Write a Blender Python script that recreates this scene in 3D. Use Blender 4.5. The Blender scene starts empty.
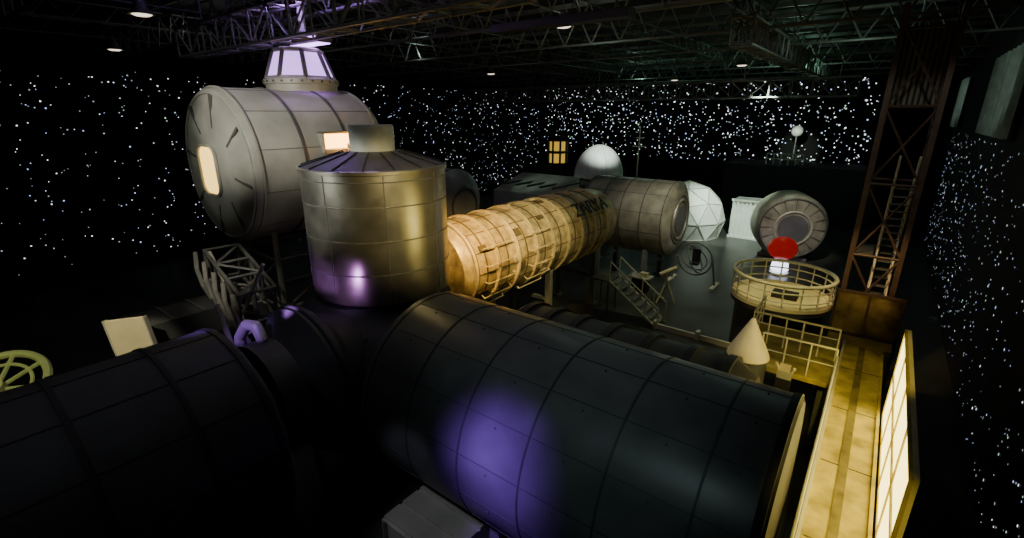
import bpy, math, random, bmesh
from mathutils import Vector, Matrix
random.seed(7)
scene = bpy.context.scene
COL = scene.collection
pi = math.pi

# ------------------------------------------------------------------ materials
def _base(name):
    m = bpy.data.materials.new(name); m.use_nodes = True
    nt = m.node_tree
    return m, nt, nt.nodes['Principled BSDF']

def mat(name, col, rough=0.6, metal=0.0, var=0.25, scale=2.5, bump=0.0, emit=None, estr=0.0):
    m, nt, bs = _base(name)
    tc = nt.nodes.new('ShaderNodeTexCoord')
    n = nt.nodes.new('ShaderNodeTexNoise'); n.inputs['Scale'].default_value = scale
    n.inputs['Detail'].default_value = 6
    nt.links.new(tc.outputs['Object'], n.inputs['Vector'])
    r = nt.nodes.new('ShaderNodeValToRGB')
    r.color_ramp.elements[0].position = 0.3; r.color_ramp.elements[1].position = 0.7
    r.color_ramp.elements[0].color = (*[c*(1-var) for c in col], 1)
    r.color_ramp.elements[1].color = (*[min(1, c*(1+var)) for c in col], 1)
    nt.links.new(n.outputs['Fac'], r.inputs['Fac'])
    nt.links.new(r.outputs['Color'], bs.inputs['Base Color'])
    mr = nt.nodes.new('ShaderNodeMapRange')
    mr.inputs['To Min'].default_value = max(0.05, rough-0.1); mr.inputs['To Max'].default_value = min(1, rough+0.1)
    nt.links.new(n.outputs['Fac'], mr.inputs['Value'])
    nt.links.new(mr.outputs['Result'], bs.inputs['Roughness'])
    bs.inputs['Metallic'].default_value = metal
    if bump:
        b = nt.nodes.new('ShaderNodeBump'); b.inputs['Strength'].default_value = bump
        b.inputs['Distance'].default_value = 0.05
        nt.links.new(n.outputs['Fac'], b.inputs['Height'])
        nt.links.new(b.outputs['Normal'], bs.inputs['Normal'])
    if emit:
        bs.inputs['Emission Color'].default_value = (*emit, 1)
        bs.inputs['Emission Strength'].default_value = estr
    return m

def emis(name, col, s, sampling=True):
    m, nt, bs = _base(name)
    bs.inputs['Base Color'].default_value = (*[c*0.5 for c in col], 1)
    bs.inputs['Emission Color'].default_value = (*col, 1)
    bs.inputs['Emission Strength'].default_value = s
    if not sampling:
        m.cycles.emission_sampling = 'NONE'
    return m

M = {}
M['black'] = mat('black_paint', (0.005,0.005,0.006), 0.9)
M['ceil'] = mat('ceiling_black', (0.012,0.012,0.013), 0.9)
M['floor'] = mat('floor_concrete', (0.055,0.058,0.052), 0.35, var=0.5, scale=0.35)
M['steel'] = mat('truss_steel', (0.17,0.18,0.165), 0.5, 0.2)
M['redsteel'] = mat('oxide_steel', (0.085,0.058,0.048), 0.55, 0.1)
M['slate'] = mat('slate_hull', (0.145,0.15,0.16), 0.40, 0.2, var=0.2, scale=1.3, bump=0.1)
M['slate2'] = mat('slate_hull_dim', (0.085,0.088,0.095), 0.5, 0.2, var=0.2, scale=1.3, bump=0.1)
M['seam'] = mat('seam_dark', (0.035,0.037,0.042), 0.5)
M['softseam'] = mat('seam_soft', (0.06,0.062,0.07), 0.5)
M['hull'] = mat('hull_grey', (0.48,0.47,0.41), 0.5, 0.12, var=0.2, scale=1.2, bump=0.08)
M['hullseam'] = mat('hull_seam', (0.12,0.12,0.11), 0.5)
M['metal'] = mat('brushed_metal', (0.64,0.61,0.52), 0.32, 0.92, var=0.12, scale=1.8, bump=0.05)
M['metaldk'] = mat('metal_roof', (0.15,0.15,0.19), 0.45, 0.5)
M['gold'] = mat('gold_blanket', (0.58,0.48,0.26), 0.40, 0.35, var=0.45, scale=3.0, bump=0.4)
M['goldpatch'] = mat('gold_patch', (0.80,0.70,0.44), 0.4, 0.25, var=0.2, scale=5)
M['goldrib'] = mat('gold_rib', (0.14,0.11,0.06), 0.5, 0.2)
M['brown'] = mat('brown_hull', (0.32,0.31,0.24), 0.42, 0.2, var=0.35, scale=1.5)
M['white'] = mat('white_paint', (0.76,0.79,0.72), 0.5, var=0.08)
M['cream'] = mat('cream_panel', (0.82,0.72,0.45), 0.6, var=0.08)
M['deck'] = mat('deck_boards', (0.52,0.41,0.08), 0.75, var=0.4, scale=2.2, bump=0.2)
M['mat'] = mat('deck_shadow_strip', (0.20,0.16,0.045), 0.85, var=0.4, scale=3)  # darker deck tone, a shadow band put into the colour
M['rail'] = mat('rail_white', (0.70,0.68,0.52), 0.4, var=0.08)
M['dark'] = mat('dark_plastic', (0.018,0.018,0.02), 0.6)
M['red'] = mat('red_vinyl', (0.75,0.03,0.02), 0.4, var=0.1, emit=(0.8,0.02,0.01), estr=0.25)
M['glass'] = mat('smoky_acrylic', (0.24,0.19,0.09), 0.15, 0.3, var=0.9, scale=1.5)
M['eor'] = emis('window_orange', (1.0,0.48,0.10), 9)
M['ewarm'] = emis('window_warm', (1.0,0.64,0.16), 2.6)
M['epurp'] = emis('window_violet', (0.62,0.34,1.0), 2.0)
M['epurp2'] = emis('lamp_violet', (0.62,0.35,1.0), 5)
M['eyel'] = emis('window_yellow', (1.0,0.80,0.22), 5.5)
M['elamp'] = emis('lamp_glow', (1.0,0.85,0.65), 2.0)
M['egold'] = emis('lantern_gold', (1.0,0.62,0.08), 0.6)
M['ewhite'] = emis('stand_light', (0.8,0.85,1.0), 3)
M['s1'] = emis('star_white', (0.85,0.9,1.0), 2.2, False)
M['s2'] = emis('star_blue', (0.5,0.65,1.0), 1.5, False)
M['s3'] = emis('star_green', (0.7,1.0,0.75), 1.1, False)
M['s4'] = emis('star_dim', (0.7,0.8,0.9), 0.55, False)
M['curtain'] = mat('grey_curtain', (0.20,0.24,0.21), 0.9)

# ------------------------------------------------------------------ mesh builder
class B:
    def __init__(s, name):
        s.name=name; s.v=[]; s.f=[]; s.m=[]; s.slots=[]
    def mi(s, k):
        if k not in s.slots: s.slots.append(k)
        return s.slots.index(k)
    def add(s, vs, fs, k, mx=None):
        o=len(s.v); i=s.mi(k)
        for p in vs:
            p=Vector(p)
            if mx is not None: p = mx @ p
            s.v.append(p)
        for f in fs:
            s.f.append([o+a for a in f]); s.m.append(i)
    def box(s, c, d, k, mx=None):
        x,y,z=[a/2 for a in d]; c=Vector(c)
        vs=[c+Vector((sx*x,sy*y,sz*z)) for sx in(-1,1) for sy in(-1,1) for sz in(-1,1)]
        s.add(vs,[(0,1,3,2),(4,6,7,5),(0,4,5,1),(2,3,7,6),(0,2,6,4),(1,5,7,3)],k,mx)
    def lathe(s, prof, k, mx=None, seg=64, a0=0, a1=2*pi, kf=None):
        full = abs(a1-a0-2*pi)<1e-5
        n = seg if full else seg+1
        vs=[];fs=[]
        for r,h in prof:
            for j in range(n):
                a=a0+(a1-a0)*j/seg
                vs.append((r*math.cos(a), r*math.sin(a), h))
        for i in range(len(prof)-1):
            for j in range(seg):
                j2=(j+1)%n if full else j+1
                fs.append((i*n+j, i*n+j2, (i+1)*n+j2, (i+1)*n+j))
        s.add(vs,fs,k,mx)
    def tube(s, p, q, r, k, seg=6, mx=None):
        p=Vector(p);q=Vector(q);d=q-p
        if d.length<1e-6: return
        m=Matrix.Translation(p)@d.to_track_quat('Z','Y').to_matrix().to_4x4()
        if mx is not None: m = mx@m
        L=d.length
        s.lathe([(0,0),(r,0),(r,L),(0,L)],k,m,seg)
    def torus(s, R, r, k, mx=None, seg=48, sg=8, a0=0, a1=2*pi):
        full=abs(a1-a0-2*pi)<1e-5; n=seg if full else seg+1
        vs=[];fs=[]
        for j in range(n):
            a=a0+(a1-a0)*j/seg
            for i in range(sg):
                b=2*pi*i/sg
                vs.append(((R+r*math.cos(b))*math.cos(a),(R+r*math.cos(b))*math.sin(a),r*math.sin(b)))
        for j in range(seg):
            j2=(j+1)%n if full else j+1
            for i in range(sg):
                i2=(i+1)%sg
                fs.append((j*sg+i,j2*sg+i,j2*sg+i2,j*sg+i2))
        s.add(vs,fs,k,mx)
    def path(s, pts, r, k, seg=6):
        for a,b in zip(pts[:-1],pts[1:]): s.tube(a,b,r,k,seg)
    def truss(s, p, q, w, h, n, r, k, up=(0,0,1)):
        p=Vector(p);q=Vector(q);d=(q-p).normalized();up=Vector(up)
        sd=d.cross(up).normalized(); up=sd.cross(d).normalized()
        c=[sd*w/2+up*h/2, -sd*w/2+up*h/2, -sd*w/2-up*h/2, sd*w/2-up*h/2]
        for o in c: s.tube(p+o,q+o,r,k,5)
        for i in range(n+1):
            a=p+(q-p)*i/n
            for j in range(4): s.tube(a+c[j],a+c[(j+1)%4],r*0.7,k,4)
            if i<n:
                b=p+(q-p)*(i+1)/n
                for j in range(4):
                    o1,o2=(c[j],c[(j+1)%4]) if i%2 else (c[(j+1)%4],c[j])
                    s.tube(a+o1,b+o2,r*0.7,k,4)
    def flat_truss(s, p, q, h, n, r, k):
        p=Vector(p);q=Vector(q);u=Vector((0,0,h))
        s.tube(p,q,r,k,5); s.tube(p+u,q+u,r,k,5)
        for i in range(n):
            a=p+(q-p)*i/n; b=p+(q-p)*(i+.5)/n; c=p+(q-p)*(i+1)/n
            s.tube(a+u,b,r*.7,k,4); s.tube(b,c+u,r*.7,k,4)
    def done(s, smooth=True, ang=32):
        me=bpy.data.meshes.new(s.name)
        me.from_pydata([tuple(p) for p in s.v],[],s.f)
        for k in s.slots: me.materials.append(M[k])
        me.polygons.foreach_set('material_index', s.m)
        me.update()
        bm=bmesh.new(); bm.from_mesh(me)
        bmesh.ops.remove_doubles(bm, verts=bm.verts, dist=1e-5)
        bmesh.ops.recalc_face_normals(bm, faces=bm.faces)
        bm.to_mesh(me); bm.free()
        if smooth:
            me.polygons.foreach_set('use_smooth',[True]*len(me.polygons))
            me.set_sharp_from_angle(angle=math.radians(ang))
        o=bpy.data.objects.new(s.name, me); COL.objects.link(o)
        return o

def T(x,y,z): return Matrix.Translation((x,y,z))
RX = Matrix.Rotation(pi/2,4,'Y')      # local Z -> world X
RY = Matrix.Rotation(-pi/2,4,'X')     # local Z -> world Y

def hull(b, mx, L, R, kb, ks, rings, seams, cap=0.5, capr=0.55, bandw=0.07, bandh=0.03, seamw=0.025):
    b.lathe([(0,-cap-0.02),(R*capr*0.9,-cap-0.02),(R*capr,-cap),(R*0.93,-0.08),(R,0),(R,L),(R*0.93,L+0.08),(R*capr,L+cap),(R*capr*0.9,L+cap+0.02),(0,L+cap+0.02)],kb,mx,96)
    for z in rings:
        b.lathe([(R-.01,z-bandw/2),(R+bandh,z-bandw/2),(R+bandh,z+bandw/2),(R-.01,z+bandw/2)],ks,mx,96)
    for i in range(seams):
        a=2*pi*(i+.5)/seams
        m=mx@Matrix.Rotation(a,4,'Z')
        b.box((R+0.002,0,L/2),(0.02,seamw,L-0.02),ks,m)
    for e in (-cap-0.03, L+cap+0.03):
        b.torus(R*capr*0.8,0.05,ks,mx@T(0,0,e),40)

def cradle(b, x, y, z0, R, along, w=0.25, k='steel'):
    for sgn in (-1,1):
        off = R*0.62
        px,py = (x, y+sgn*off) if along=='X' else (x+sgn*off, y)
        zz = z0 + R - math.sqrt(R*R-off*off)
        b.box((px,py,zz/2),(w,w,zz),k)
        b.box((px,py,0.04),(w*2,w*2,0.08),k)
    if along=='X': b.box((x,y,z0*0.6),(w*.6,R*1.3,w*.6),k)
    else: b.box((x,y,z0*0.6),(R*1.3,w*.6,w*.6),k)

# ------------------------------------------------------------------ room
XL,XR,YB,YF,ZC = -38.0,3.4,-8.0,56.0,14.6
ZR = 14.2
def slab(name,c,d,k):
    b=B(name); b.box(c,d,k); return b.done(False)
slab('floor',((XL+XR)/2,(YB+YF)/2,-0.1),(XR-XL+.6,YF-YB+.6,0.2),'floor')
slab('ceiling',((XL+XR)/2,(YB+YF)/2,ZC+.1),(XR-XL+.6,YF-YB+.6,0.2),'ceil')
slab('wall_left',(XL-.15,(YB+YF)/2,ZC/2),(.3,YF-YB+.6,ZC),'black')
slab('wall_right',(XR+.15,(YB+YF)/2,ZC/2),(.3,YF-YB+.6,ZC),'black')
slab('wall_far',((XL+XR)/2,YF+.15,ZC/2),(XR-XL,.3,ZC),'black')
slab('wall_back',((XL+XR)/2,YB-.15,ZC/2),(XR-XL,.3,ZC),'black')

def star(b,p,n,r,k):
    n=Vector(n); a=n.orthogonal().normalized(); c=n.cross(a)
    p=Vector(p)
    vs=[p+n*0.02+(a*math.cos(t*pi/3)+c*math.sin(t*pi/3))*r for t in range(6)]
    b.add(vs,[tuple(range(6))],k)
def pick(w): return random.choices(['s1','s2','s3','s4'],w)[0]
def rs(a,c): return a+(c-a)*random.random()**2.2
b=B('star_lights')
for i in range(1400):
    y=random.uniform(0,55.5); z=random.uniform(0.6,11.9)
    if y<24 and random.random()<.25: continue
    star(b,(XL,y,z),(1,0,0),rs(.020,.045)*(1+y/80),pick([4,2,1,6]))
b.done(False)
b=B('star_lights')
for i in range(1000):
    x=random.uniform(XL+.5,-1.6); z=random.uniform(4.6,12.6)
    star(b,(x,YF,z),(0,-1,0),rs(.04,.085),pick([5,2,2,5]))
b.done(False)
b=B('star_lights')
for i in range(900):
    y=2+46*random.random()**1.35; z=random.uniform(0.2,8.3)
    star(b,(XR,y,z),(-1,0,0),rs(.010,.024)*(1+y/20),pick([3,5,3,5]))
b.done(False)

# ------------------------------------------------------------------ roof structure
b=B('roof_trusses')
for y in range(4,56,6):
    b.flat_truss((XL+.2,y,12.6),(XR-.2,y,12.6),1.3,28,.06,'steel')
for x in range(-36,3,6):
    b.flat_truss((x,YB+.2,13.5),(x,YF-.2,13.5),0.7,50,.045,'steel')
for y in range(1,56,3):
    b.box(((XL+XR)/2,y,14.35),(XR-XL-.4,.12,.2),'steel')
b.done()

b=B('lighting_truss')
b.truss((-21.5,8.2,11.95),(-6,8.2,12.05),.7,.95,14,.05,'steel')
for x in (-20,-14,-8): b.tube((x,8.2,12.45),(x,8.2,ZR),.03,'steel')
b.done()
b=B('lighting_truss')
b.truss((-31,34,10.9),(-2,34,10.9),.8,1.0,26,.06,'steel')
for x in (-28,-18,-8,-3): b.tube((x,34,11.4),(x,34,ZR),.03,'steel')
b.done()
b=B('lighting_truss')
b.truss((-5,20,12.3),(-5,50,12.3),.7,.9,26,.06,'steel')
for y in (22,30,40,48): b.tube((-5,y,12.7),(-5,y,ZR),.03,'steel')
b.done()
b=B('cable_tray')
b.box((-9,14,12.2),(5,.5,.25),'dark')
for x in (-11,-7): b.tube((x,14,12.3),(x,14,ZR),.03,'steel')
b.done()

b=B('stage_lamp')
b.box((-15.2,9.3,11.66),(1.7,.5,.2),'steel')
b.box((-15.2,9.3,11.55),(1.6,.42,.03),'epurp2')
b.box((-15.2,9.04,11.66),(1.5,.02,.14),'epurp2')
b.tube((-15.5,9.3,11.7),(-15.5,9.3,ZR),.1,'hull')
b.done()
def pendant(x,y,z):
    b=B('high_bay_lamp')
    b.lathe([(.05,.45),(.16,.42),(.20,.2),(.38,0),(.34,.02),(.17,.2),(0,.25)],'steel',T(x,y,z),24)
    b.lathe([(0,-.04),(.2,-.03),(.28,.01)],'elamp',T(x,y,z),24)
    b.tube((x,y,z+.4),(x,y,ZR),.02,'steel')
    b.done()
for p in [(-19.9,6.4,12.5),(-31.7,8.7,12.5),(-10,16,12.4),(-25,30,12.3),(-8,33,12.2),(-16,44,12.2)]: pendant(*p)

# ------------------------------------------------------------------ foreground laboratory module (axis X)
b=B('space_station_module')
X1=-8.2
mx=T(X1,7.4,3.1)@RX
R=2.2; L=7.8
b.lathe([(0,-.3),(R*.7,-.3),(R*.75,-.25),(R*.93,-.08),(R,0),(R,L)],'slate',mx,96)
b.lathe([(R,L),(R*.96,L+.06),(0,L+.06)],'dark',mx,96)
for z in [.15,1.5,2.9,4.3,5.7,7.0]: b.lathe([(R-.01,z-.018),(R+.014,z-.018),(R+.014,z+.018),(R-.01,z+.018)],'softseam',mx,96)
b.lathe([(R-.01,L-.1),(R+.03,L-.1),(R+.03,L+.02),(R-.01,L+.02)],'dark',mx,96)
for i in range(16):
    m_=mx@Matrix.Rotation(2*pi*(i+.5)/16,4,'Z'); b.box((R+.0,0,L/2),(.016,.014,L-.02),'softseam',m_)
    for z in [.8,2.2,3.6,5.0,6.4,7.4]:
        b.box((R+.006,.12,z),(.02,.03,.03),'softseam',m_)
for x in (-5.0,-2): cradle(b,x,7.4,.9,2.2,'X')
b.done()

b=B('space_station_module')
mx=T(-10,-5,3.1)@RY
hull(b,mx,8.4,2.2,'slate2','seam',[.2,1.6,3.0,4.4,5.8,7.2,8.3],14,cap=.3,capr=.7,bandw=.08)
for y in (-3.5,2): cradle(b,-10,y,.9,2.2,'Y')
b.done()

b=B('docking_node')
m=T(-11,7.6,0)
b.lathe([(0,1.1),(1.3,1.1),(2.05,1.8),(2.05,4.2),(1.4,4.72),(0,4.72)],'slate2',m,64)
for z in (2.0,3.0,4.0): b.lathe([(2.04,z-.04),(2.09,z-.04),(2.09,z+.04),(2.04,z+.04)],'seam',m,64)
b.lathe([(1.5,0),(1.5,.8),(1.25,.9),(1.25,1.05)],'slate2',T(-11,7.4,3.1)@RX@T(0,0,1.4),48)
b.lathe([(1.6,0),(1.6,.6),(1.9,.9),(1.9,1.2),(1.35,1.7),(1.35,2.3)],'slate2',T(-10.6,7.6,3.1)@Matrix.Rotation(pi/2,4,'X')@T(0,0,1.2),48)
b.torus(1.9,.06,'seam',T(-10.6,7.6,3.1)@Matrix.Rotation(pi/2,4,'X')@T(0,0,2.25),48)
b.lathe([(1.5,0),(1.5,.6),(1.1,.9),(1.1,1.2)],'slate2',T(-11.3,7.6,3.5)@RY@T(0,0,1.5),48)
for a in range(4):
    an=a*pi/2+pi/4
    b.box((-11+1.2*math.cos(an),7.6+1.2*math.sin(an),.6),(.25,.25,1.2),'steel')
b.done()

# vertical metal cylinder
b=B('airlock_tower')
m=T(-10.92,8.15,4.74)
R=1.88;H=3.42
b.lathe([(0,0),(R-.25,0),(R-.02,.1),(R,.18),(R,H-.05),(R+.05,H-.05),(R+.05,H+.03),(R,H+.05)],'metal',m,96)
b.lathe([(R,H+.05),(.75,.38+H),(.6,.4+H)],'metaldk',m,96)
for i in range(16):
    a=2*pi*i/16; p=Vector((R*math.cos(a),R*math.sin(a),H+.06)); q=Vector((.75*math.cos(a),.75*math.sin(a),H+.4))
    b.tube(p,q,.018,'seam',4,m)
b.lathe([(.58,H+.35),(.58,H+1.0),(.55,H+1.05),(0,H+1.05)],'white',m,48)
for z in (.9,1.75,2.6,3.2): b.lathe([(R-.01,z-.015),(R+.012,z-.015),(R+.012,z+.015),(R-.01,z+.015)],'hullseam',m,96)
for i in range(8):
    a=2*pi*(i+.3)/8; b.box((R+.003,0,H/2+.1),(.015,.025,H-.3),'hullseam',m@Matrix.Rotation(a,4,'Z'))
b.done()

# upper-left large cylinder (axis Y)
b=B('habitat_module')
Rr=2.22
mx=T(-15.5,6.15,7.98)@RY
b.lathe([(0,-.12),(Rr*.72,-.12),(Rr*.78,-.08),(Rr*.97,-.02),(Rr,.1),(Rr,4.3),(Rr*.96,4.42),(Rr*.5,4.9),(0,4.9)],'hull',mx,96)
for z in (.15,1.45,2.9,4.2): b.lathe([(Rr-.01,z-.03),(Rr+.04,z-.03),(Rr+.04,z+.03),(Rr-.01,z+.03)],'hullseam' if z in(1.45,2.9) else 'hull',mx,96)
for i in range(12):
    a=2*pi*(i+.5)/12; b.box((Rr+.002,0,2.2),(.016,.016,4.2),'hullseam',mx@Matrix.Rotation(a,4,'Z'))
for i in range(8):
    a=2*pi*i/8+.2; b.box((Rr*.72,0,-.1),(Rr*.42,.07,.06),'hullseam',mx@Matrix.Rotation(a,4,'Z'))
b.torus(Rr*.93,.04,'hull',mx@T(0,0,-.05),64)
def rrect(w,h,r,n=6):
    pts=[]
    for cx,cz,a0 in ((w/2-r,h/2-r,0),(-w/2+r,h/2-r,pi/2),(-w/2+r,-h/2+r,pi),(w/2-r,-h/2+r,1.5*pi)):
        for i in range(n+1): pts.append((cx+r*math.cos(a0+i*pi/2/n),cz+r*math.sin(a0+i*pi/2/n)))
    return pts
cx,cy,cz=-15.9,6.15-.145,7.88
pts=rrect(1.15,1.45,.35)
b.add([(cx+x,cy,cz+z) for x,z in pts],[tuple(range(len(pts)))],'ewarm')
loop=[(cx+x,cy-.02,cz+z) for x,z in pts]; b.path(loop+[loop[0]],.05,'hull')
# recessed lit hatch on the flank
b.box((-13.4,8.9,8.42),(.5,1.5,.1),'hull'); b.box((-13.45,8.9,8.95),(.5,1.5,.05),'hullseam')
for yy in (8.18,9.62): b.box((-13.45,yy,8.7),(.45,.06,.5),'hull')
b.box((-13.35,8.9,8.7),(.04,1.4,.42),'eor')
b.done()

b=B('support_frame')
for x in (-16.75,-14.25):
    for y in (6.8,9.8):
        zz=7.98-math.sqrt(2.22**2-1.25**2)-.02
        b.tube((x,y,0),(x,y,zz),.09,'steel',8)
        b.box((x,y,.04),(.4,.4,.08),'steel')
for z in (1.6,3.6,5.2):
    b.path([(-16.75,6.8,z),(-14.25,6.8,z),(-14.25,9.8,z),(-16.75,9.8,z),(-16.75,6.8,z)],.06,'steel')
for z0,z1 in ((0,1.6),(1.6,3.6),(3.6,5.2)):
    b.tube((-16.75,6.8,z0),(-14.25,6.8,z1),.04,'steel'); b.tube((-14.25,6.8,z0),(-16.75,6.8,z1),.04,'steel')
    b.tube((-14.25,6.8,z0),(-14.25,9.8,z1),.04,'steel')
b.done()

b=B('station_truss_segment')
b.truss((-14.9,5.5,5.35),(-12.6,5.3,4.6),.9,1.0,3,.06,'steel')
for i in range(5):
    x=-14.9+i*.5
    pts=[(x+.0,4.85,5.8-i*.2),(x+.18,4.75,5.35-i*.2),(x+.26,4.8,4.85-i*.2),(x+.22,4.95,4.45-i*.2)]
    b.path(pts,.06,'hull',8)
    for p in pts[1:3]: b.lathe([(.0,-.06),(.06,0),(0,.06)],'hull',T(*p),8)
for x in (-14.15,-13.0): b.tube((x,5.4,0),(x,5.4,4.9),.07,'steel',8)
b.tube((-13.2,5.0,4.1),(-11.9,5.3,5.9),.05,'hull'); b.tube((-14.6,5.1,5.8),(-12.4,4.9,4.0),.05,'hull')
b.done()

b=B('robotic_arm')
pts=[(-11.9,4.4,2.6),(-11.9,4.4,3.7),(-11.75,4.4,4.3),(-11.4,4.45,4.7),(-11.0,4.5,4.75),(-10.8,4.5,4.5)]
b.path(pts,.13,'hull',12)
for p in pts: b.lathe([(0,-.13),(.09,-.09),(.13,0),(.09,.09),(0,.13)],'hull',T(*p),12)
b.tube((-11.9,4.4,0),(-11.9,4.4,2.6),.1,'steel',8)
b.tube((-12.5,4.3,5.0),(-11.9,4.4,2.7),.07,'hull',8)
b.done()

# cupola
b=B('observation_cupola')
m=T(-15.5,9.05,10.18)@Matrix.Scale(.88,4)
b.lathe([(1.2,-.05),(1.22,.18),(1.28,.22),(1.28,.36),(1.18,.42)],'hull',m,48)
n=8
def ringp(r,z,i): a=2*pi*(i+.5)/n; return Vector((r*math.cos(a),r*math.sin(a),z))
for i in range(n):
    a0,a1=ringp(1.16,.42,i),ringp(1.16,.42,i+1); c0,c1=ringp(.82,1.32,i),ringp(.82,1.32,i+1)
    b.add([a0,a1,c1,c0],[(0,1,2,3)],'epurp',m)
    b.tube(a0,c0,.08,'hullseam',6,m); b.tube(a0,a1,.07,'hull',6,m); b.tube(c0,c1,.06,'hull',6,m)
b.lathe([(.88,1.30),(.88,1.38),(.7,1.44),(0,1.46)],'hull',m,8,a0=pi/8,a1=pi/8+2*pi)
for i in range(24):
    a=2*pi*i/24; b.box((1.29,0,.29),(.04,.06,.06),'hullseam',m@Matrix.Rotation(a,4,'Z'))
b.done()

# ------------------------------------------------------------------ gold long module (axis Y)
b=B('cargo_block_module')
X0,Z0,R0=-12.0,4.2,1.65
mx=T(X0,11.0,Z0)@RY
prof=[(0,-.2),(.8,-.2),(.85,0),(R0*.9,.1),(R0,.5),(R0,3.2),(R0*1.0,3.3),(R0,10.4),(R0*.94,10.8),(R0*.94,11.4),(.9,11.8),(0,11.8)]
b.lathe(prof,'gold',mx,80)
for j in range(17):
    z=.5+j*.6
    if j%2==0:
        b.lathe([(R0-.01,z-.05),(R0+.09,z-.05),(R0+.09,z+.05),(R0-.01,z+.05)],'goldpatch',mx,80)
        b.lathe([(R0-.01,z+.05),(R0+.012,z+.05),(R0+.012,z+.18),(R0-.01,z+.18)],'goldrib',mx,80)
    else:
        b.lathe([(R0-.01,z-.03),(R0+.02,z-.03),(R0+.02,z+.03),(R0-.01,z+.03)],'goldrib',mx,80)
for i in range(14):
    a=2*pi*i/14; b.box((R0+.0,0,5.4),(.04,.03,9.6),'goldrib',mx@Matrix.Rotation(a,4,'Z'))
rr=random.Random(3)
for i in range(34):
    a=rr.uniform(0,2*pi); z=rr.uniform(.9,7.0)
    b.box((R0+.02,0,z),(.08,rr.uniform(.15,.45),rr.uniform(.2,.45)),rr.choice(['goldpatch','goldpatch','goldrib']),mx@Matrix.Rotation(a,4,'Z'))
for i in range(5):
    a=-.5+i*.35; m2=mx@Matrix.Rotation(a,4,'Z')
    for z in (1,3.6): 
        b.tube((R0+.18,0,z),(R0+.18,0,z+1.6),.02,'goldpatch',6,m2)
        b.tube((R0,0,z),(R0+.18,0,z),.02,'goldpatch',6,m2); b.tube((R0,0,z+1.6),(R0+.18,0,z+1.6),.02,'goldpatch',6,m2)
for y in (13,17,21.2): cradle(b,X0,y,Z0-R0,R0,'Y',k='steel')
gold=b.done()
cu=bpy.data.curves.new('lettering','FONT'); cu.body='ZARYA'; cu.size=.95; cu.extrude=.02; cu.align_x='CENTER'; cu.align_y='CENTER'
to=bpy.data.objects.new('lettering',cu); COL.objects.link(to)
ang=math.radians(40)
nrm=Vector((math.cos(ang),0,math.sin(ang))); upv=Vector((-math.sin(ang),0,math.cos(ang))); rt=Vector((0,1,0))
mm=Matrix((rt,upv,nrm)).transposed().to_4x4(); mm.translation=Vector((X0,20.0,Z0))+nrm*(R0+.07)
to.matrix_world=mm; cu.materials.append(M['seam'])
to.parent=gold

b=B('storage_module')
mx=T(-13.9,26.8,3.8)@RX
hull(b,mx,5.0,2.1,'brown','hullseam',[.1,1.3,2.5,3.7,4.9],12,cap=.2,capr=.8,bandw=.05)
b.torus(1.1,.07,'brown',mx@T(0,0,5.25),40)
b.lathe([(0,5.3),(.8,5.3),(.8,5.2)],'slate',mx,40)
for x in (-13,-10): cradle(b,x,26.8,1.7,2.1,'X')
b.done()

b=B('space_station_module')
mx=T(-22,16.5,5.3)@RX
hull(b,mx,6.0,1.7,'slate','seam',[.2,1.6,3.0,4.4,5.8],12,cap=.5,capr=.6)
for x in (-21,-17.5): cradle(b,x,16.5,3.6,1.7,'X')
b.done()

b=B('rocket_stage')
mx=T(-8.2,11.3,2.3)@RX
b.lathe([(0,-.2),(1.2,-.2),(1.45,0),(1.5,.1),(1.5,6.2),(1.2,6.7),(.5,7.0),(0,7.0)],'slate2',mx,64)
for z in (.3,1.1,2.0,3.0,4.1,5.2,6.1): b.lathe([(1.49,z-.1),(1.58,z-.1),(1.58,z+.1),(1.49,z+.1)],'seam',mx,64)
for x in (-7,-2.6): cradle(b,x,11.3,.8,1.5,'X')
b.done()

b=B('escape_capsule')
m=T(-2.1,13.6,0)
b.lathe([(0,0),(.7,0),(.7,.1),(.5,.3),(.5,2.9),(.52,3.05)],'slate2',m,32)
b.lathe([(.55,3.05),(.53,3.15),(.05,4.15),(0,4.18)],'cream',m,32)
for z in (1,2): b.torus(.52,.03,'seam',m@T(0,0,z),32)
b.done()

b=B('control_console')
b.box((-1.15,13.8,1.3),(.35,.35,2.6),'dark')
b.box((-1.15,13.8,2.72),(.35,.3,.25),'hull'); b.box((-1.15,13.65,2.95),(.26,.08,.22),'cream')
b.tube((-1.3,13.7,2.8),(-1.35,13.5,3.1),.04,'cream'); b.tube((-1.0,13.7,2.8),(-.92,13.5,3.05),.04,'cream')
b.done()

# ------------------------------------------------------------------ box arm with cream panel + wheel at left
b=B('instrument_pallet')
b.box((-15.0,4.6,3.9),(1.3,3.4,.7),'slate2')
for i in range(5): b.box((-15.0,3.1+i*.75,4.27),(1.34,.05,.05),'steel')
mp=T(-14.3,2.88,4.05)@Matrix.Rotation(.66,4,'Z')@Matrix.Rotation(-.12,4,'Y')
b.box((0,0,0),(1.0,.1,1.15),'cream',mp)
for sx in (-.52,.52): b.box((sx,0,0),(.04,.12,1.18),'hull',mp)
b.box((-.1,.25,0),(.3,.4,.3),'steel',mp)
for y in (3.6,5.9): b.box((-15.0,y,1.78),(.2,.2,3.55),'steel')
b.done()
b=B('equipment_rack')
b.box((-15.6,2.2,1.5),(1.3,1.8,3.0),'dark')
for i in range(3): b.box((-14.93,2.2,.6+i*.8),(.04,1.6,.5),'seam')
b.done()
b=B('centrifuge_wheel')
m=T(-18.3,.5,2.25)@Matrix.Rotation(.9,4,'Z')@Matrix.Rotation(.55,4,'X')
b.torus(1.15,.11,'rail',m,48); b.torus(.8,.05,'rail',m,48)
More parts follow.
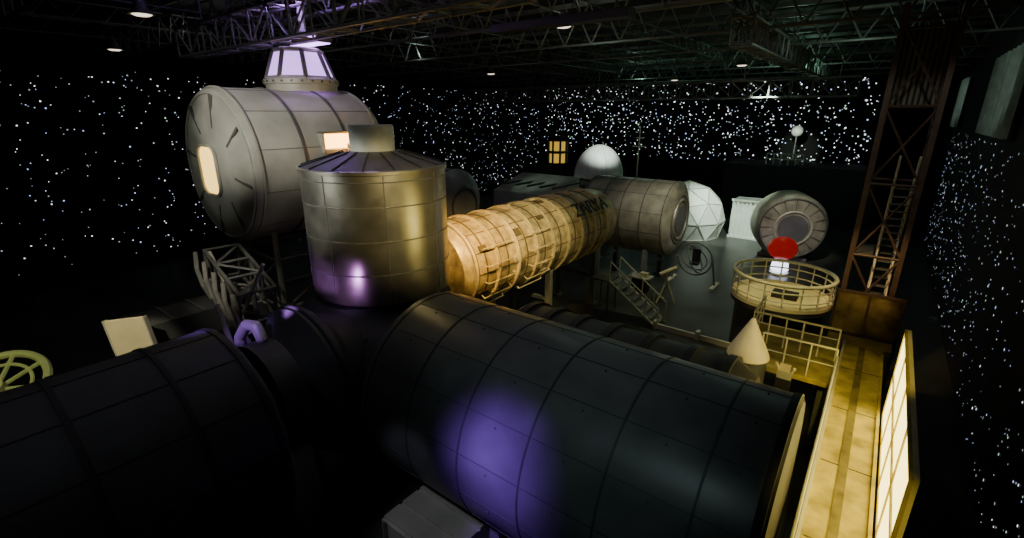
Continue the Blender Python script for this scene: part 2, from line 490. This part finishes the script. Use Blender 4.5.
for i in range(8): 
    a=2*pi*i/8; b.tube((0,0,0),(1.15*math.cos(a),1.15*math.sin(a),0),.06,'rail',6,m)
b.lathe([(0,-.2),(.25,-.2),(.25,.2),(0,.2)],'rail',m,24)
b.tube((-18.3,.5,2.15),(-18.3,.5,0),.12,'steel',8)
b.done()

# ------------------------------------------------------------------ far exhibits
b=B('radome')
m=T(-16.9,32.6,0)
b.lathe([(0,0),(1.3,0),(1.3,4.9),(1.75,5.0)],'brown',m,40)
prof=[(1.8*math.cos(t*pi/2/10), 5.0+2.3*math.sin(t*pi/2/10)) for t in range(11)]
b.lathe(prof,'white',m,40)
for i in range(8):
    a=2*pi*i/8
    pts=[(1.81*math.cos(t*pi/20)*math.cos(a),1.81*math.cos(t*pi/20)*math.sin(a),5.0+2.31*math.sin(t*pi/20)) for t in range(11)]
    for p,q in zip(pts[:-1],pts[1:]): b.tube(p,q,.015,'hull',4,m)
b.done()
b=B('signal_lantern')
m=T(-22.9,36.4,0)
b.lathe([(0,0),(.9,0),(.9,.2),(.4,.4),(.4,5.2),(.95,5.4),(0,5.4)],'dark',m,16)
b.lathe([(.75,5.4),(.75,7.2)],'egold',m,12)
b.lathe([(.95,7.2),(.95,7.35),(.5,7.6),(0,7.65)],'dark',m,16)
for i in range(8):
    a=2*pi*i/8; b.tube((.82*math.cos(a),.82*math.sin(a),5.4),(.82*math.cos(a),.82*math.sin(a),7.2),.1,'hullseam',5,m)
b.torus(.82,.12,'hullseam',m@T(0,0,6.3),24)
b.done()

bm=bmesh.new(); bmesh.ops.create_icosphere(bm,subdivisions=2,radius=3.0)
bmesh.ops.bisect_plane(bm,geom=bm.verts[:]+bm.edges[:]+bm.faces[:],plane_co=(0,0,-1.3),plane_no=(0,0,-1),clear_outer=True)
b=B('geodesic_dome'); m=T(-12.3,39.4,1.35)
for e in bm.edges: b.tube(e.verts[0].co,e.verts[1].co,.045,'hull',5,m)
bm.verts.index_update()
b.add([v.co.copy() for v in bm.verts],[[v.index for v in f.verts] for f in bm.faces],'white',m)
bm.free(); b.done(False)

b=B('shipping_container')
m=T(.5,-.4,0)
for i in range(9):
    x=-9.5+i*.31; b.box((x,41.0,1.5),(.15,.22,2.8),'white',m)
b.box((-8.25,42.0,1.5),(2.8,1.9,3.0),'white',m); b.box((-8.25,41,3.0),(2.9,.3,.15),'white',m); b.box((-8.25,41,.08),(2.9,.3,.15),'white',m)
b.done()

b=B('capsule_simulator')
mx=T(-4.15,35.8,2.25)@Matrix.Rotation(.35,4,'Z')@RY
b.lathe([(0,0),(1.1,0),(1.95,.1),(2.1,.25),(2.2,.5),(2.2,2.4),(1.5,2.9),(0,2.9)],'brown',mx,64)
b.torus(1.95,.06,'hullseam',mx@T(0,0,.06),56)
b.torus(1.1,.07,'hull',mx@T(0,0,-.02),40)
b.lathe([(0,-.05),(.9,-.05),(.9,0)],'slate',mx,40)
for i in range(16):
    a=2*pi*i/16; b.box((1.55,0,.03),(.75,.04,.05),'hullseam',mx@Matrix.Rotation(a,4,'Z'))
for y in (36.6,38.0): b.box((-4.6,y,.1),(3.0,.4,.2),'steel')
b.done()

b=B('red_planet_model')
m=T(-4.1,32.6,1.62)
b.lathe([(.82*math.cos(t),.72*math.sin(t)) for t in [(-90+i*15)*pi/180 for i in range(13)]],'red',m,32)
b.lathe([(.55,-1.62),(.55,-1.52),(.12,-1.4),(.12,-.68)],'white',m,24)
b.lathe([(.5,-1.35),(.5,-1.3),(.45,-.9),(.35,-.85)],'ewhite',m,24)
b.done()

b=B('rooftop_cabin')
b.box((-6.4,52.5,2.5),(12,5,5.0),'dark')
b.box((-6.4,49.9,4.9),(12.2,.2,.2),'seam')
b.done()
b=B('guard_railing')
for i in range(6): b.tube((-9.0+i*.6,50.6,5.0),(-9.0+i*.6,50.6,5.95),.06,'rail')
for z in (5.5,5.95): b.tube((-9.0,50.6,z),(-6.0,50.6,z),.06,'rail')
b.done()
b=B('radar_mast')
b.tube((-7.2,53,5),(-7.2,53,8.0),.05,'steel')
b.lathe([(.5*math.cos(t),.5*math.sin(t)) for t in [(-90+i*15)*pi/180 for i in range(13)]],'white',T(-7.2,53,7.9),24)
b.done()
b=B('exhibit_partition')
b.box((-26,44,2.1),(12,.3,4.2),'slate2')
for i in range(7): b.box((-32+i*2,43.8,2.1),(.12,.12,4.2),'seam')
b.done()
b=B('exhibit_pavilion')
b.add([(-22,26.5,0),(-17,26.5,0),(-17,30,0),(-22,30,0),(-22,26.5,4.3),(-17,26.5,4.3),(-17,30,5.2),(-22,30,5.2)],
      [(0,1,5,4),(1,2,6,5),(2,3,7,6),(3,0,4,7),(4,5,6,7)],'hull')
for i in range(6): b.box((-22+i*1.0,28.25,4.80),(.08,3.5,.12),'seam',None)
b.done(False)

b=B('multi_axis_trainer')
c=T(-7.8,27.6,1.45)
b.torus(.95,.045,'steel',c@Matrix.Rotation(pi/2,4,'X'),40)
b.torus(.83,.045,'steel',c@Matrix.Rotation(1.1,4,'Y'),40)
b.torus(.7,.045,'steel',c@Matrix.Rotation(.6,4,'X')@Matrix.Rotation(.5,4,'Y'),40)
b.box((0,0,-.25),(.45,.45,.12),'dark',c); b.box((0,.22,.15),(.45,.1,.8),'dark',c)
for s_ in (-1,1):
    b.tube((-7.8+s_*1.0,27.6,1.45),(-7.8+s_*1.25,27.6,0),.06,'steel'); 
    b.tube((-7.8+s_*.93,27.6,1.45),(-7.8+s_*1.05,27.6,1.45),.1,'steel')
    b.box((-7.8+s_*1.25,27.6,.05),(.2,1.4,.1),'rail')
b.done()

b=B('boarding_stairs')
m=T(-9.3,20.6,0)
for i in range(8):
    b.box((i*.3,0,1.75-i*.22),(.32,1.0,.05),'steel',m)
for y in (-.52,.52):
    b.tube((-.2,y,1.85),(2.3,y,.05),.05,'rail',6,m)
    b.tube((-.2,y,2.8),(2.3,y,1.0),.035,'rail',6,m)
    for i in range(5):
        x=-.2+i*.62; z=1.85-(x+.2)*.72
        b.tube((x,y,z),(x,y,z+.95),.03,'rail',6,m)
b.box((-.7,0,1.8),(1.0,1.1,.08),'steel',m)
for x in (-1.1,-.3):
    for y in (-.45,.45): b.tube((x,y,0),(x,y,1.8),.05,'steel',6,m)
b.done()

b=B('telescope_stand')
m=T(-8.0,23.7,0)
for a in (0,2.1,4.2): b.tube((.55*math.cos(a),.55*math.sin(a),0),(0,0,1.2),.04,'cream',6,m)
b.tube((0,0,1.1),(0,0,1.6),.06,'cream',8,m); b.tube((-.3,-.2,1.5),(.4,.25,1.9),.12,'cream',12,m)
b.done()
b=B('display_table')
m=T(-9.7,24.4,0)
b.box((0,0,.85),(1.2,.8,.08),'hull',m); b.box((0,0,.4),(.9,.5,.8),'dark',m); b.box((.2,0,1.0),(.4,.3,.25),'cream',m)
b.done()
b=B('floor_barrier')
b.box((-5.2,20.2,.12),(4.0,.1,.24),'rail')
for x in (-7.1,-5.2,-3.3): b.box((x,20.2,.2),(.15,.3,.4),'rail')
b.done()

b=B('antenna_mast')
b.tube((-14.5,34,0),(-14.5,34,8.6),.05,'rail')
b.tube((-15,34,7.2),(-14,34,7.2),.03,'rail'); b.tube((-14.8,34,7.8),(-14.2,34,7.8),.03,'rail')
b.done()

# ------------------------------------------------------------------ walkway & platform
b=B('elevated_walkway')
b.box((.51,9.7,2.42),(1.0,15.6,.16),'deck')
b.box((.46,9.7,2.505),(.16,15.4,.02),'mat')  # thin dark strip painting a shadow stripe along the walkway
b.box((-.02,9.7,2.45),(.06,15.6,.3),'rail'); b.box((.97,9.7,2.53),(.06,15.6,.07),'deck')
for i in range(6): b.box((.5,3.4+i*2.44,2.503),(.9,.02,.01),'seam')
b.box((.35,17.9,2.42),(1.7,.7,.16),'deck')
b.box((-1.3,16.0,2.42),(2.4,3.3,.16),'deck')
for y in (3,7,11,15):
    for x in (.1,.9): b.box((x,y,1.17),(.14,.14,2.34),'steel')
for x in (-2.4,-.3):
    for y in (14.9,17.4): b.box((x,y,1.17),(.14,.14,2.34),'steel')
b.done()

def railing(name, pts, h=1.0, step=.5, k='rail', r=.03, bars=(.35,.68)):
    b=B(name)
    for p,q in zip(pts[:-1],pts[1:]):
        p=Vector(p);q=Vector(q);n=max(1,round((q-p).length/step))
        for i in range(n+1):
            a=p+(q-p)*i/n; b.tube(a,a+Vector((0,0,h)),r,k)
        b.tube(p+Vector((0,0,h)),q+Vector((0,0,h)),r*1.3,k)
        for f in bars: b.tube(p+Vector((0,0,h*f)),q+Vector((0,0,h*f)),r*.7,k)
    return b.done()
railing('walkway_railing',[(-.08,2,2.3),(-.08,14.2,2.3)],h=1.1,step=1.3,r=.02)
railing('walkway_railing',[(-.1,14.4,2.5),(-1.9,14.4,2.5)],step=.6,r=.022,bars=(.5,))
railing('walkway_railing',[(-.15,15.9,2.5),(-2.45,15.9,2.5),(-2.45,17.6,2.5)],step=.5,r=.025)

b=B('round_platform')
m=T(-2.45,21.0,0)
Q=1.8
b.lathe([(Q-.2,0),(Q-.2,2.2),(Q,2.25),(Q,2.5),(0,2.5)],'slate2',m,56)
b.lathe([(0,2.505),(Q-.2,2.505),(Q-.2,2.56),(Q+.02,2.56),(Q+.02,2.42)],'cream',m,56)
b.torus(Q,.07,'rail',m@T(0,0,3.45),64)
b.torus(Q,.03,'rail',m@T(0,0,3.15),64); b.torus(Q,.03,'rail',m@T(0,0,2.8),64)
for i in range(18):
    a=2*pi*i/18; b.tube((Q*math.cos(a),Q*math.sin(a),2.5),(Q*math.cos(a),Q*math.sin(a),3.45),.03,'rail',6,m)
b.box((.2,-.2,2.62),(.9,.6,.2),'dark',m)
b.done()

b=B('stair_tower')
x0,x1,y0,y1=-.4,.95,19.7,21.4
for x in (x0,x1):
    for y in (y0,y1): b.box((x,y,6.3),(.15,.15,12.6),'redsteel')
zs=[.1,2.5,4.9,7.3,9.7,12.1]
for z in zs:
    b.path([(x0,y0,z),(x1,y0,z),(x1,y1,z),(x0,y1,z),(x0,y0,z)],.05,'redsteel')
for i,(z,zz) in enumerate(zip(zs[:-1],zs[1:])):
    b.tube((x0,y0,z),(x1,y0,zz),.04,'redsteel'); b.tube((x1,y0,z),(x0,y0,zz),.04,'redsteel')
    b.tube((x0,y0,z),(x0,y1,zz),.04,'redsteel')
    if i>=1 and i<3:
        ya,yb=(y0+.2,y1-.2)
        for xx in (.3,.8):
            b.tube((xx,ya if i%2 else yb,z),(xx,yb if i%2 else ya,zz),.05,'rail')
            b.tube((xx,ya if i%2 else yb,z+.9),(xx,yb if i%2 else ya,zz+.9),.035,'rail')
        for k in range(9):
            f=(k+.5)/9; yy=ya+(yb-ya)*f if i%2 else yb+(ya-yb)*f
            b.box((.55,yy,z+(zz-z)*f),(.5,.22,.04),'steel')
        b.box((-.05,(y0+y1)/2,z),(.5,1.6,.05),'steel')
for i in range(8): b.box((x0+.15+i*.15,y1+.05,10.9),(.08,.04,2.3),'steel')
b.box(((x0+x1)/2,y1+.09,10.9),(1.3,.02,2.3),'dark')
b.done()

b=B('acrylic_guard_panel')
b.box((.38,18.34,3.25),(1.75,.05,1.4),'glass')
for z in (2.55,3.97): b.box((.38,18.34,z),(1.85,.09,.09),'redsteel')
for x in (-.5,.38,1.26): b.box((x,18.34,3.22),(.08,.09,1.44),'redsteel')
for x in (-.5,1.26): b.box((x,18.34,1.25),(.08,.09,2.5),'redsteel')
b.done()

b=B('lit_window_partition')
Y0,Y1=7.5,13.4
b.box((1.12,(Y0+Y1)/2,2.4),(.07,Y1-Y0,4.8),'cream')
n=4; st=(Y1-Y0)/n
for i in range(n):
    y=Y0+st*(i+.5)
    b.box((1.075,y,4.2),(.03,st-.14,.98),'eyel')
    b.box((1.075,y,3.08),(.03,st-.14,.98),'eyel')
for i in range(n+1): b.box((1.065,Y0+st*i,3.65),(.05,.07,2.3),'deck')
for z in (2.55,3.64,4.76): b.box((1.065,(Y0+Y1)/2,z),(.05,Y1-Y0,.07),'deck')
b.done()

b=B('stage_curtain')
def curtain(y0,y1,z0,z1,n):
    vs=[];fs=[]
    for i in range(n+1):
        y=y0+(y1-y0)*i/n; x=3.18+.14*math.sin(i*1.0)
        vs += [(x,y,z0),(x,y,z1)]
    for i in range(n): fs.append((2*i,2*i+2,2*i+3,2*i+1))
    b.add(vs,fs,'curtain')
curtain(24.5,33,8.6,11.9,54); curtain(44,48,8.6,11.7,24)
b.done()

b=B('equipment_crate')
cxx,cyy=-6.7,6.2
b.box((cxx,cyy,.3),(2.0,2.2,.6),'hull')
for k_ in (-.8,-.25,.3,.85): b.box((cxx,cyy+k_,.62),(2.0,.45,.05),'hull')
for x in (-.85,0,.85): b.box((cxx+x,cyy-1.12,.3),(.1,.06,.6),'steel')
b.done()

# ------------------------------------------------------------------ lights
def spot(loc,tgt,e,col,ang,blend=.6,r=.15):
    l=bpy.data.lights.new('spotlight','SPOT'); l.energy=e; l.color=col; l.spot_size=math.radians(ang); l.spot_blend=blend; l.shadow_soft_size=r
    o=bpy.data.objects.new('spotlight',l); COL.objects.link(o); o.location=loc
    o.rotation_euler=(Vector(tgt)-Vector(loc)).to_track_quat('-Z','Y').to_euler()
def point(loc,e,col,r=.2):
    l=bpy.data.lights.new('point_light','POINT'); l.energy=e; l.color=col; l.shadow_soft_size=r
    o=bpy.data.objects.new('point_light',l); COL.objects.link(o); o.location=loc
WARM=(1,.72,.38); YEL=(1,.80,.14); VIO=(.36,.13,1); GRN=(.75,1,.76)
spot((-9,-2,12.2),(-15.2,8.2,8.8),3600,(1,.97,.84),25,.8)         # habitat
spot((-14,-5,10.0),(-15.8,6,8.3),750,(.95,1,.88),22,.9)           # habitat face
spot((-14,-4,10.5),(-10.9,8.2,7.1),4200,(.97,1,.9),17,.8)        # tower silver
spot((-2.5,5.0,10.5),(-10.5,8.2,6.7),2100,(1,.80,.36),28,.7)      # tower gold
spot((-10.6,4.7,5.0),(-11.3,6.6,5.35),170,(.62,.26,1),60,1,.1)    # violet uplight on tower
spot((-9.6,5.3,5.0),(-10.3,6.6,5.3),50,(.7,.3,1),70,1,.1)
spot((-4.8,.5,10.5),(-4.5,5.2,3.5),7500,VIO,17,1,.5)              # violet on lab
spot((-4.2,1.0,9.5),(-4.7,5.2,3.7),1600,(.5,.3,1),9,1,.3)
spot((-2.0,-1.0,12),(-3.6,6.4,4.2),360,(.6,.85,.8),40,1)          # faint on lab
spot((-6,-5,12.5),(-10.5,1.5,4.5),120,(.78,.8,.9),50,1)           # left hull faint
spot((-8,1,12),(-10.6,6,3.5),80,(.65,.6,.9),26,1)                 # node faint
spot((-8.8,10.6,7.6),(-11.3,12.8,4.6),1900,(1,.58,.14),66,.8)     # gold front
spot((-4,13,12),(-11.0,15.6,4.8),4600,(1,.80,.36),36,.9)          # gold
spot((-4,19,12),(-9.6,26,4.0),2400,(1,.93,.74),30,.8)
spot((.6,-1,12.5),(.5,8.5,2.5),2300,YEL,11,.5)                    # walkway
spot((.6,1,13),(.5,14.5,2.5),3400,YEL,11,.5)
spot((-2,16,12.4),(-2.2,20.5,2.5),2600,(1,.86,.32),25,.7)
spot((-.5,15.5,9),(.5,19.9,3.7),1100,(1,.62,.24),30)
spot((.3,14,12),(.5,20,8),200,(.9,.85,.7),50)
spot((-6,32,12),(-9.5,40,1.5),12000,(.85,1,.85),38,.8)            # dome
spot((-12,27,12),(-16.9,32.6,6.2),5500,(.9,1,.95),20,.8)          # radome
spot((-6,24,12.3),(-7,24,0),1100,(.9,.95,.6),60,.9)               # floor
spot((-3,28,11),(-4.2,36,2),2600,(1,.92,.78),28,.8)
spot((-7,44,10),(-7.2,53,7),4000,(.9,1,.85),20,.8)
spot((-22,20,10),(-19.5,28.3,4.9),700,(.65,1,.8),22,.9)
point((-15.0,8.5,12.6),130,(.5,.25,1))
point((-12.9,8.9,8.75),30,(1,.45,.1),.1)
spot((-10,-1,11.8),(-14.3,2.88,4.05),3000,(1,.90,.58),11,.6)      # cream panel
spot((-13,-3,9),(-18.3,.5,2.3),900,(.85,1,.3),22,.6)              # wheel
spot((-9.5,1.5,7),(-11.5,4.5,4.3),700,(.42,.2,1),20,.8)           # arm
spot((-3,20,11.5),(3.2,28.5,10.4),800,(.8,1,.9),30,.9)            # curtain
spot((-3,38,11.5),(3.2,46,10.4),1000,(.8,1,.9),24,.9)
spot((-10,1,12),(-14,5.2,5),1000,(1,.92,.75),18,.8)
spot((-2,9.5,12),(-2.1,13.6,3.6),1100,(1,.94,.66),10)
spot((-6.0,.5,9.5),(-6.8,5.6,.7),450,(.85,.85,1),18)
for p,e,c in [((-12,20,13),50,(.7,.9,.75)),((-6,38,12),240,(.5,1,.7)),((-20,46,12),170,(.5,.95,.7)),((-24,22,13),45,(.7,.85,.8)),((-2,26,12.6),55,(.6,.9,.7)),((-14,10,13.9),35,(.7,.5,1)),((-28,12,13),35,(.8,.8,.75)),((-6,10,13),18,(.8,.85,.8))]:
    point(p,e,c,.3)  # added unseen fills near truss level, brightening the roof structure

w=bpy.data.worlds.new('World'); scene.world=w; w.use_nodes=True
w.node_tree.nodes['Background'].inputs[0].default_value=(.3,.34,.4,1)
w.node_tree.nodes['Background'].inputs[1].default_value=.0
l=bpy.data.lights.new('fill_light','AREA'); l.shape='RECTANGLE'; l.size=20; l.size_y=30; l.energy=120; l.color=(.85,.87,.9)  # added broad overhead fill, no fixture stands behind it
o=bpy.data.objects.new('fill_light',l); COL.objects.link(o); o.location=(-14,14,12.3)

# ------------------------------------------------------------------ camera
cam=bpy.data.cameras.new('camera'); co=bpy.data.objects.new('camera',cam); COL.objects.link(co)
cam.sensor_width=36; cam.lens=480/1024*36; cam.clip_end=300
co.location=(0,0,9.5)
co.rotation_euler=(math.radians(90-18),0,math.radians(37.5))
scene.camera=co
